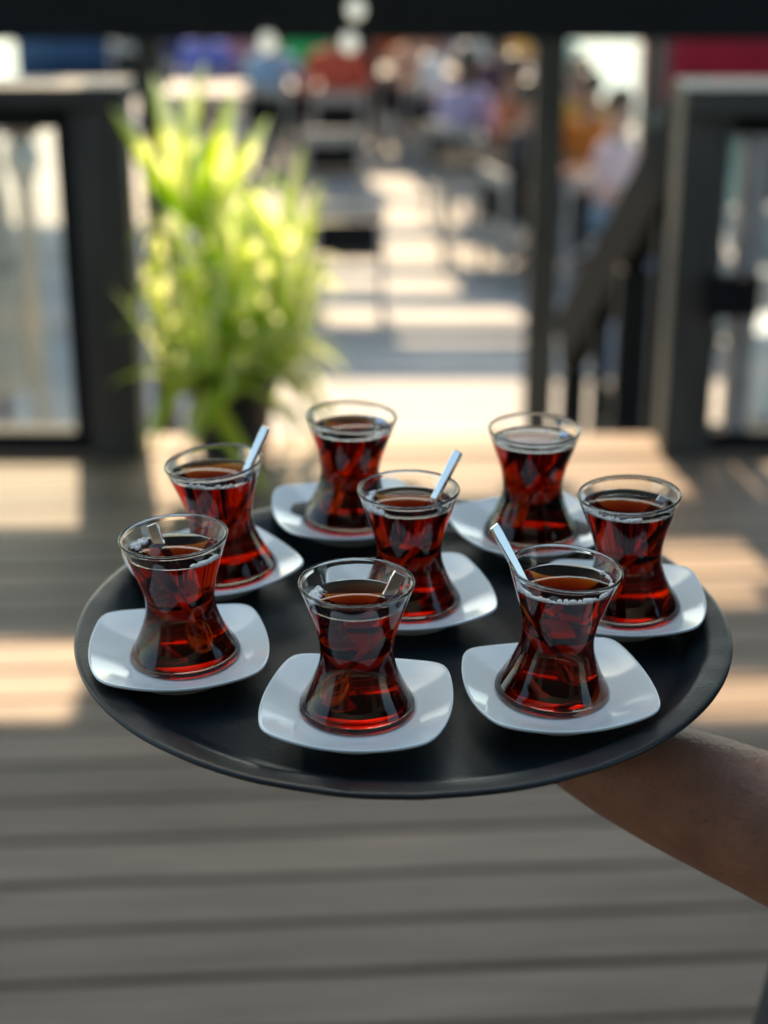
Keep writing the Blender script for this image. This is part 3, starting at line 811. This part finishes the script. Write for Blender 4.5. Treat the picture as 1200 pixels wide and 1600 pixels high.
def contact(level, sx, sy, n=72):      # ring where the level surface meets the inner wall
    out = []
    for i in range(n):
        c, q = math.cos(2 * math.pi * i / n), math.sin(2 * math.pi * i / n)
        z = level + in_r(level) * (c * sx + q * sy) + .0004
        out.append((in_r(z) * c, in_r(z) * q, z))
    return out
def glass_mesh(level, sx, sy):
    gp = [(GR - .0007, GH + .0009), (GR - .00025, GH + .00065), (OUT[0][0] + .0001, OUT[0][1])] + OUT[1:]
    gp += [(GR * .93, .0001), (GR * .86, .0004), (GR * .75, .0009), (GR * .4, .0011), (0, .0011)]
    bm = bmesh.new(); n = 72
    def ring(r, z): return [bm.verts.new((r * math.cos(2 * math.pi * i / n), r * math.sin(2 * math.pi * i / n), z)) for i in range(n)]
    rings = [ring(r, z) if r > 1e-6 else [bm.verts.new((0, 0, z))] for r, z in gp]
    top0 = rings[0]
    inner = [ring(GR - .00135, GH + .00065), ring(GR - .00165, GH + .0002)]
    con = contact(level, sx, sy)
    for k in range(1, 9):
        f = k / 8; rg = []
        for (x, y_, z) in con:
            zz = GH - .0004 + (z - GH + .0004) * f; a_ = math.atan2(y_, x)
            rg.append(bm.verts.new((in_r(zz) * math.cos(a_), in_r(zz) * math.sin(a_), zz)))
        inner.append(rg)
    def strip(a, b):
        for i in range(n):
            j = (i + 1) % n
            if len(b) == 1: bm.faces.new((a[i], b[0], a[j]))
            else: bm.faces.new((a[i], b[i], b[j], a[j]))
    for a, b in zip(rings, rings[1:]): strip(b, a) if len(b) > 1 else [bm.faces.new((a[i], a[(i + 1) % n], b[0])) for i in range(n)]
    strip(top0, inner[0])
    for a, b in zip(inner, inner[1:]): strip(a, b)
    # outward-facing check: outer wall normals must point away from the axis
    bm.normal_update()
    for f in bm.faces: f.smooth = True
    bmesh.ops.recalc_face_normals(bm, faces=bm.faces)
    bm.normal_update()
    tf = max(bm.faces, key=lambda f: math.hypot(*f.calc_center_median()[:2]))
    cc = tf.calc_center_median()
    if tf.normal.x * cc.x + tf.normal.y * cc.y < 0: bmesh.ops.reverse_faces(bm, faces=bm.faces)
    me = bpy.data.meshes.new('glass_body'); bm.to_mesh(me); bm.free(); me.materials.append(M['glass'])
    return me
def tea_mesh(level, sy, sx):
    # sx, sy: slope of the level surface in the glass's own frame
    bm = bmesh.new(); n = 72; OV = 0.
    prof = [(0, FLOOR), (GR * .5, FLOOR), (GR * .84, FLOOR + .0001), (GR * .93, FLOOR + .0004), (in_r(FLOOR + .0014) - .0003, FLOOR + .0011), (in_r(FLOOR + .0022), FLOOR + .0022), (in_r(FLOOR + .0035), FLOOR + .0035)]
    zs = [FLOOR + .0035 + (level - .004 - FLOOR - .0035) * i / 30 for i in range(1, 31)]
    prof += [(in_r(z) + OV, z) for z in zs]
    rings = []
    for r, z in prof:
        rings.append([bm.verts.new((0, 0, z))] if r < 1e-6 else [bm.verts.new((r * math.cos(2 * math.pi * i / n), r * math.sin(2 * math.pi * i / n), z)) for i in range(n)])
    def ring_top(dr, dz, f):
        out = []
        for i in range(n):
            c, s = math.cos(2 * math.pi * i / n), math.sin(2 * math.pi * i / n)
            r = in_r(level) + OV if f >= .999 else (in_r(level)) * f
            z = level + dz + r * (c * sx + s * sy)
            if f >= .999: r = in_r(z) + OV
            out.append(bm.verts.new((r * c, r * s, z)))
        return out
    for dz, f in ((-.003, 1.0), (-.0015, 1.0)): rings.append(ring_top(0, dz, f))
    rings.append([bm.verts.new(p) for p in contact(level, sx, sy)])
    nside = len(rings)
    rings.append([bm.verts.new(p) for p in contact(level, sx, sy)])     # split edge: the level surface is shaded on its own
    for dz, f in ((.0002, .99), (.00005, .975), (0, .955), (0, .8), (0, .5)): rings.append(ring_top(0, dz, f))
    rings.append([bm.verts.new((0, 0, level))])
    wall = set()
    for ri, (a, b) in enumerate(zip(rings, rings[1:])):
        if ri == nside: wall = set(bm.faces)
        if ri == nside - 1: continue
        for i in range(n):
            j = (i + 1) % n
            if len(a) == 1: bm.faces.new((a[0], b[i], b[j]))
            elif len(b) == 1: bm.faces.new((a[i], b[0], a[j]))
            else: bm.faces.new((a[i], b[i], b[j], a[j]))
    bm.faces.index_update(); bm.normal_update()
    for f in bm.faces:
        c = f.calc_center_median()
        if f in wall: ok = f.normal.x * c.x + f.normal.y * c.y > 0 if math.hypot(c.x, c.y) > GR * .5 and c.z > FLOOR + .002 else f.normal.z < 0
        else: ok = f.normal.z > 0
        if not ok: f.normal_flip()
    iors = [1.333 / 1.48 if f in wall else 1.333 for f in bm.faces]
    me = bpy.data.meshes.new('tea'); bm.to_mesh(me); bm.free(); me.materials.append(M['tea'])
    at = me.attributes.new('ior', 'FLOAT', 'FACE'); at.data.foreach_set('value', iors)
    for p in me.polygons: p.use_smooth = True
    return me
def _ico(sub_):
    bm = bmesh.new(); bmesh.ops.create_icosphere(bm, subdivisions=sub_, radius=1)
    bm.verts.index_update()
    r = ([v.co.copy() for v in bm.verts], [tuple(v.index for v in f.verts) for f in bm.faces]); bm.free(); return r
ICO = {1: _ico(1), 2: _ico(2)}
def foam_mesh(level, arcs, sx, sy, seed):
    rn = random.Random(seed); VV, FF = [], []
    for (a0, a1, cnt, spread) in arcs:
        for _ in range(cnt * 3):
            a = R(rn.uniform(a0, a1) + rn.gauss(0, 3)); rad = rn.choice((.00025, .0003, .0004, .0004, .0005, .0006, .0008, .0012)) * rn.uniform(.8, 1.25)
            r = in_r(level) - rad * .8 - abs(rn.gauss(0, spread))
            z = level + r * (math.cos(a) * sx + math.sin(a) * sy) + rad * rn.uniform(.2, .8) + .0002
            vs, fs = ICO[1 if rad < .0005 else 2]; o = len(VV)
            VV += [(r * math.cos(a) + v.x * rad, r * math.sin(a) + v.y * rad, z + v.z * rad) for v in vs]
            FF += [tuple(i + o for i in f) for f in fs]
    me = bpy.data.meshes.new('foam'); me.from_pydata(VV, [], FF); me.materials.append(M['foam'])
    for p in me.polygons: p.use_smooth = True
    return me

# saucer: rounded square dish with bulging sides and lifted rim on a foot ring
SS = .0530
def saucer_bm():
    bm = bmesh.new(); n = 96
    def edge(a):                       # four bulging sides meeting in tight corners
        Rb = 2.45; k = Rb - 1; acc = 0
        for q in range(4):
            c = math.cos(a - q * math.pi / 2); r = -k * c + math.sqrt(k * k * c * c - k * k + Rb * Rb); acc += r ** -20
        return acc ** (-1 / 20)
    prof = [  # fraction of edge radius, z, squareness blend
        (0, .0080), (.30, .0080), (.50, .0081), (.60, .0088), (.70, .0103), (.80, .0122), (.90, .0143), (.965, .0158), (.99, .0164), (1.0, .0162), (1.0, .0150), (.985, .0141), (.90, .0117), (.78, .0092), (.64, .0068), (.60, .0058), (.585, .0006), (.575, .0), (.55, .0), (.54, .0040), (.3, .0048), (0, .0048)]
    rings = []
    for f, z in prof:
        if f == 0: rings.append([bm.verts.new((0, 0, z))]); continue
        ring = []
        b = min(1, max(0, (f - .58) / .3)); b = b * b * (3 - 2 * b)
        for i in range(n):
            a = 2 * math.pi * i / n
            e = 1.0 * (1 - b) + edge(a) * b
            r = f * SS * e
            zz_ = z + (.0030 * (edge(a) - 1) / .17 * b if f > .7 else 0)
            ring.append(bm.verts.new((r * math.cos(a), r * math.sin(a), zz_)))
        rings.append(ring)
    for a, b in zip(rings, rings[1:]):
        for i in range(n):
            j = (i + 1) % n
            if len(a) == 1: bm.faces.new((a[0], b[i], b[j]))
            elif len(b) == 1: bm.faces.new((a[i], b[0], a[j]))
            else: bm.faces.new((a[i], b[i], b[j], a[j]))
    bmesh.ops.recalc_face_normals(bm, faces=bm.faces)
    return bm
bm = saucer_bm(); saucer_me = bpy.data.meshes.new('saucer'); bm.to_mesh(saucer_me); bm.free(); saucer_me.materials.append(M['china'])
for p in saucer_me.polygons: p.use_smooth = True
WELL = .0082

def spoon_obj(parent_name, tip, bot, label, roll=0.):
    # tip: handle end, bot: bowl end (local to the glass); built along X from the bowl (0) to the handle end (L)
    tip, bot = Vector(tip), Vector(bot); d = tip - bot; L = d.length
    r = empty('teaspoon')
    bm = bmesh.new()
    secs = []
    for i in range(15):
        s = i / 14; x = .020 + (L - .020) * s
        wd = (.0015 + .0026 * s ** 1.2); th = .0013 - .0003 * s
        if s > .97: wd *= .86
        zc = .0012 * math.sin(s * math.pi)
        secs.append([bm.verts.new((x, sy * wd * (.8 if sz > 0 else 1), zc + sz * th)) for sy, sz in ((-1, -1), (1, -1), (1, 1), (-1, 1))])
    for a, b in zip(secs, secs[1:]):
        for q in range(4): bm.faces.new((a[q], a[(q + 1) % 4], b[(q + 1) % 4], b[q]))
    bm.faces.new(secs[0]); bm.faces.new(secs[-1])
    h = bm_obj('handle', bm, M['steel'], r)
    bv = h.modifiers.new('b', 'BEVEL'); bv.width = .0004; bv.segments = 2; bv.limit_method = 'ANGLE'
    bm = bmesh.new(); nu, nv = 18, 6
    grid = {}
    for lay in (0, 1):
        for j in range(nv + 1):
            for i in range(nu):
                a = 2 * math.pi * i / nu; f = j / nv
                x = .012 + .0115 * f * math.cos(a); y_ = .0068 * f * math.sin(a) * (1 - .12 * math.cos(a))
                z_ = -.0030 * (1 - f * f) - lay * .0007
                grid[lay, j, i] = bm.verts.new((x, y_, z_))
        for j in range(nv):
            for i in range(nu):
                k2 = (i + 1) % nu
                bm.faces.new((grid[lay, j, i], grid[lay, j, k2], grid[lay, j + 1, k2], grid[lay, j + 1, i]))
    for i in range(nu):
        k2 = (i + 1) % nu
        bm.faces.new((grid[0, nv, i], grid[0, nv, k2], grid[1, nv, k2], grid[1, nv, i]))
    bmesh.ops.remove_doubles(bm, verts=bm.verts, dist=1e-6)
    bm_obj('bowl', bm, M['steel'], r, True)
    X_ = d.normalized(); fz = Vector(roll); Z_ = (fz - X_ * fz.dot(X_)).normalized(); Y_ = Z_.cross(X_)
    q = Matrix((X_, Y_, Z_)).transposed().to_4x4()
    r['label'] = label; r['category'] = 'teaspoon'; r['group'] = 'teaspoons in the tea glasses'
    return r, Matrix.Translation(bot) @ q

# u, v of the front foot edge, saucer rotation, tilts (x: towards viewer +, y), foam arcs, level, spoon tip/bottom/roll, texts
TEA = [
 dict(n='far1', u=543, v=838, sr=12, ty=2.2, tx=0, lev=.0630, foam=[(10, 70, 26, .0008)],
      tip=(.0210, .012, .0690), bot=(-.015, -.010, .0070), roll=(-.5, -.8, .3),
      g='tea glass at the tray edge just behind the middle glass, spoon sunk inside',
      s='white square saucer at the tray edge just behind the middle saucer',
      p='teaspoon sunk in the glass just behind the middle glass'),
 dict(n='far2', u=835, v=862, sr=26, ty=0, tx=0, lev=.0640, foam=[],
      tip=(.0215, .008, .0690), bot=(-.015, -.008, .0070), roll=(-.5, -.8, .3),
      g='foam free tea glass full nearly to the rim, spoon sunk, by pergola post',
      s='white square saucer turned cornerwise under the foam free tea glass',
      p='teaspoon sunk in the foam free tea glass'),
 dict(n='left2', sx=-0.01, sy=0, u=350, v=923, sr=33, ty=-5.0, tx=0, lev=.0635, foam=[(235, 300, 26, .0004)],
      tip=(.0340, .012, .0900), bot=(-.012, -.004, .0070), roll=(-.3, -.6, .79),
      g='tea glass with shiny spoon leaning out, behind the glass with black looking spoon',
      s='white square saucer under the glass behind the one with black looking spoon',
      p='shiny teaspoon leaning out of the glass below the potted plant'),
 dict(n='mid', u=640, v=975, sr=12, ty=-.5, tx=0, lev=.0630, foam=[(150, 235, 120, .0016)],
      tip=(.0300, .014, .0930), bot=(-.012, -.004, .0070), roll=(-.45, -.55, .75),
      g='tea glass in the middle of the tray, bubbles at rim and bright spoon leaning out',
      s='white square saucer in the middle of the tray',
      p='bright square ended teaspoon leaning out of the middle glass'),
 dict(n='right', sx=-0.005, sy=0, u=991, v=985, sr=-7, ty=-2.5, tx=0, lev=.0645, foam=[(175, 275, 80, .0007)],
      tip=(.0220, .008, .0690), bot=(-.015, -.006, .0070), roll=(-.5, -.8, .3),
      g='brimming tea glass with foam streak and sunk spoon at tray edge above the forearm',
      s='white square saucer at the tray edge above the forearm',
      p='teaspoon sunk in the brimming glass at the tray edge above the forearm'),
 dict(n='left1', sx=-0.003, sy=-0.004, u=281, v=1062, sr=8, ty=-2.6, tx=0, lev=.0620, foam=[(140, 170, 45, .0018), (300, 345, 40, .0004)],
      tip=(-.0144, .0170, .0745), bot=(.013, -.013, .0070), roll=(.1, -1, .6),
      g='tea glass with flat dark spoon handle inside the rim at tray edge farthest from forearm',
      s='white square saucer at the tray edge farthest from the forearm',
      p='dark looking flat teaspoon inside the glass farthest from the forearm'),
 dict(n='front1', sx=0, sy=-0.007, u=557, v=1149, sr=-8, ty=0, tx=0, lev=.0615, foam=[(150, 192, 130, .0024)],
      tip=(.0228, .0110, .0745), bot=(-.015, -.012, .0070), roll=(0, -1, .35),
      g='tea glass with one clump of bubbles and broad dark spoon handle inside the rim',
      s='white square saucer under the glass with one clump of bubbles',
      p='broad dark looking teaspoon in the glass with one clump of bubbles'),
 dict(n='front2', sx=0.003, sy=-0.006, u=870, v=1122, sr=10, ty=3.6, tx=0, lev=.0625, foam=[(185, 355, 150, .0004), (5, 30, 14, .0008), (170, 200, 20, .0012)],
      tip=(-.0395, .008, .0930), bot=(.012, -.004, .0070), roll=(.3, -.6, .79),
      g='tea glass ringed with foam, spoon tip poking over the rim toward the middle glass',
      s='white square saucer under the foam ringed glass',
      p='bright teaspoon poking out of the foam ringed glass'),
]
first_s = first_g = True
KG = GH / .0745
for d in TEA:
    d['lev'] = (d['lev'] + .0030) * KG; d['tip'] = Vector(d['tip']) * KG; d['bot'] = Vector(d['bot']) * KG
for i, d in enumerate(TEA):
    hb = H_RIM + TRIM - WELL
    b = unp(d['u'], d['v'], hb)
    base = Vector((b.x, b.y + GR * .955, -hb))
    s = bpy.data.objects.new('saucer', saucer_me); link(s)
    place(s, (base.x + d.get('sx', 0), base.y + d.get('sy', 0), ZF + .0002), R(d['sr']))
    tag(s, d['s'], 'saucer', 'white square saucers on the tray')
    g = empty('tea_glass'); place(g, (base.x, base.y, -hb + .0002), 0, R(d['tx']), R(d['ty']))
    tag(g, d['g'], 'tea glass', 'tea glasses on the tray')
    slx = math.tan(R(d['ty'])); sly = -math.tan(DELTA + R(d['tx']))
    link(bpy.data.objects.new('glass_body', glass_mesh(d['lev'], slx, sly)), g)
    tea = link(bpy.data.objects.new('tea', tea_mesh(d['lev'], sly, slx)), g)
    if d['foam']:
        fo = link(bpy.data.objects.new('foam', foam_mesh(d['lev'], d['foam'], slx, sly, i)), tea); fo['kind'] = 'stuff'
    sp, lm = spoon_obj('x', d['tip'], d['bot'], d['p'], d['roll'])
    sp.matrix_world = g.matrix_world @ lm

# ================================================================== WAITER
wt = empty('person', (.42, 1.03, 0))
tag(wt, 'waiter in black clothing with a bare brown forearm carrying the tray from below', 'person')
V, E, RD = [], [], []
def a(p, r, parent=None):
    V.append(Vector(p) - wt.location); RD.append(r if hasattr(r, '__len__') else (r, r)); i = len(V) - 1
    if parent is not None: E.append((parent, i))
    return i
OX = .512
pel = a((OX, 1.06, .92), (.12, .15)); wa = a((OX, 1.06, 1.08), (.10, .13)); E.append((pel, wa)); ch = a((OX, 1.06, 1.25), (.11, .155), wa)
n0 = a((OX, 1.05, 1.37), (.075, .09), ch); n1 = a((OX - .01, 1.05, 1.43), (.055, .055), n0); h0 = a((OX - .03, 1.05, 1.51), (.085, .072), n1)
h1 = a((OX - .03, 1.05, 1.60), (.095, .078), h0); h2 = a((OX - .02, 1.05, 1.66), (.06, .05), h1); a((OX - .135, 1.05, 1.525), .013, h0)
shL = a((OX - .01, .88, 1.32), .062, ch)
elL = a((.400, .775, 1.030), .046, shL)
def tp_(x, y, z): return CAMV + Vector((x, y, z))
fa2 = a(tp_(.300, .818, -.566), .0530, elL); fa1 = a(tp_(.2315, .856, -.549), .0470, fa2)
fa0 = a(tp_(.170, .888, -.5385), .0415, fa1); wr = a(tp_(.113, .915, -.523), (.031, .034), fa0)
ZB = ZF - .0036
wp = lambda x, y, z: tw((x, y, ZB + z))
pa = a(wp(.075, .935, -.020), (.034, .019), wr); pb = a(wp(.035, .945, -.016), (.040, .015), pa)
for dx, dy, ln in ((-.055, .035, 1), (-.066, .010, 1), (-.062, -.016, 1), (-.048, -.038, .85)):
    k1 = a(wp(.035 + dx * .45, .945 + dy * .8, -.014), .009, pb); k2 = a(wp(.035 + dx * .85, .945 + dy, -.0105), .0085, k1); a(wp(.035 + dx * 1.2 * ln, .945 + dy * 1.1, -.0085), .0075, k2)
t1 = a(wp(.070, .905, -.016), .012, pa); a(wp(.050, .880, -.011), .010, t1)
shR = a((OX - .01, 1.23, 1.32), .062, ch); elR = a((OX + .06, 1.30, 1.06), .046, shR); wR = a((OX - .02, 1.31, .85), .03, elR); hR = a((OX - .05, 1.30, .77), (.022, .04), wR)
for q in range(4): a((OX - .075 + .018 * q, 1.295, .685 + .006 * abs(q - 1)), .009, hR)
a((OX - .10, 1.29, .74), .010, hR)
legs = []
for s, yy, st in ((-1, .96, -.10), (1, 1.15, .10)):
    hp = a((OX, yy, .86), (.095, .085), pel); kn = a((OX + st * .8, yy, .48), .06, hp); an = a((OX + st, yy, .10), .042, kn); ft = a((OX + st - .03, yy, .05), (.045, .038), an); a((OX + st - .15, yy, .035), (.025, .04), ft)
bmw = skin_mesh('body', V, E, RD, 0, 3)
mobj('body', bmw, M['skin'], wt)
# clothing: black shirt with short sleeves, trousers, apron
def cloth_from(name, pts, edges, rads): return mobj(name, skin_mesh(name, [Vector(p) - wt.location for p in pts], edges, rads, 0, 2), M['cloth_black'], wt)
cloth_from('shirt', [(OX, 1.06, .88), (OX, 1.06, 1.08), (OX, 1.06, 1.25), (OX, 1.05, 1.37), (OX - .01, .88, 1.32), (.425, .805, 1.14), (OX - .01, 1.23, 1.32), (OX + .04, 1.28, 1.14)],
           [(0, 1), (1, 2), (2, 3), (2, 4), (4, 5), (2, 6), (6, 7)], [(.145, .175), (.125, .155), (.13, .175), (.085, .10), (.08, .08), (.07, .07), (.08, .08), (.07, .07)])
cloth_from('trousers', [(OX, 1.06, .92), (OX, .96, .86), (OX - .08, .96, .48), (OX - .10, .96, .10), (OX, 1.15, .86), (OX + .08, 1.15, .48), (OX + .10, 1.15, .10)],
           [(0, 1), (1, 2), (2, 3), (0, 4), (4, 5), (5, 6)], [(.145, .172), (.115, .10), (.082, .082), (.075, .075), (.115, .10), (.082, .082), (.075, .075)])
bm = bmesh.new(); g_ = []
for i in range(9):
    s = i / 8; z = .90 - .52 * s
    row = []
    for j in range(13):
        q = -1 + 2 * j / 12; ang = q * 1.25
        rr_ = .185 + .055 * s + .008 * math.sin(j * 1.9 + s * 2) * s
        row.append(bm.verts.new((OX - rr_ * math.cos(ang) - .42 - .012 * s, 1.06 + (rr_ + .01) * math.sin(ang) - 1.03, z)))
    g_.append(row)
for r0, r1 in zip(g_, g_[1:]):
    for j in range(12): bm.faces.new((r0[j], r0[j + 1], r1[j + 1], r1[j]))
ap = bm_obj('apron', bm, M['cloth_black'], wt, True)
sd = ap.modifiers.new('t', 'SOLIDIFY'); sd.thickness = .003
part_with('hair', hair_s.copy(), M['hair_black'], wt, (OX - .035 + .03 - .42, .02, 1.605)).rotation_euler = (0, 0, -math.pi / 2)

# fine hair along the forearm
rn = random.Random(5); VV, FF = [], []
me_b = bmw; axis = (V[fa2] - V[wr]).normalized()
cand = [p for p in me_b.polygons if 0 < (Vector(p.center) - V[wr]).dot(axis) < .26 and (Vector(p.center) - V[wr] - axis * (Vector(p.center) - V[wr]).dot(axis)).length < .06]
for _ in range(700):
    p = rn.choice(cand); vs = [me_b.vertices[i].co for i in p.vertices]
    wts = [rn.random() for _ in vs]; sm = sum(wts); c = Vector((0, 0, 0))
    for q, vv in zip(wts, vs): c += vv * (q / sm)
    nrm = Vector(p.normal); dr = (-axis + nrm * .35 + Vector((rn.gauss(0, .3), rn.gauss(0, .3), rn.gauss(0, .3)))).normalized(); ln = rn.uniform(.004, .009)
    sd_ = dr.cross(nrm).normalized() * .00007; o = len(VV)
    VV += [tuple(c - sd_), tuple(c + sd_), tuple(c + nrm * .0001), tuple(c + dr * ln)]
    FF += [(o, o + 1, o + 3), (o + 1, o + 2, o + 3), (o + 2, o, o + 3)]
hm = bpy.data.meshes.new('arm_hair'); hm.from_pydata(VV, [], FF)
mobj('arm_hair', hm, M['hair_black'], wt)['kind'] = 'stuff'
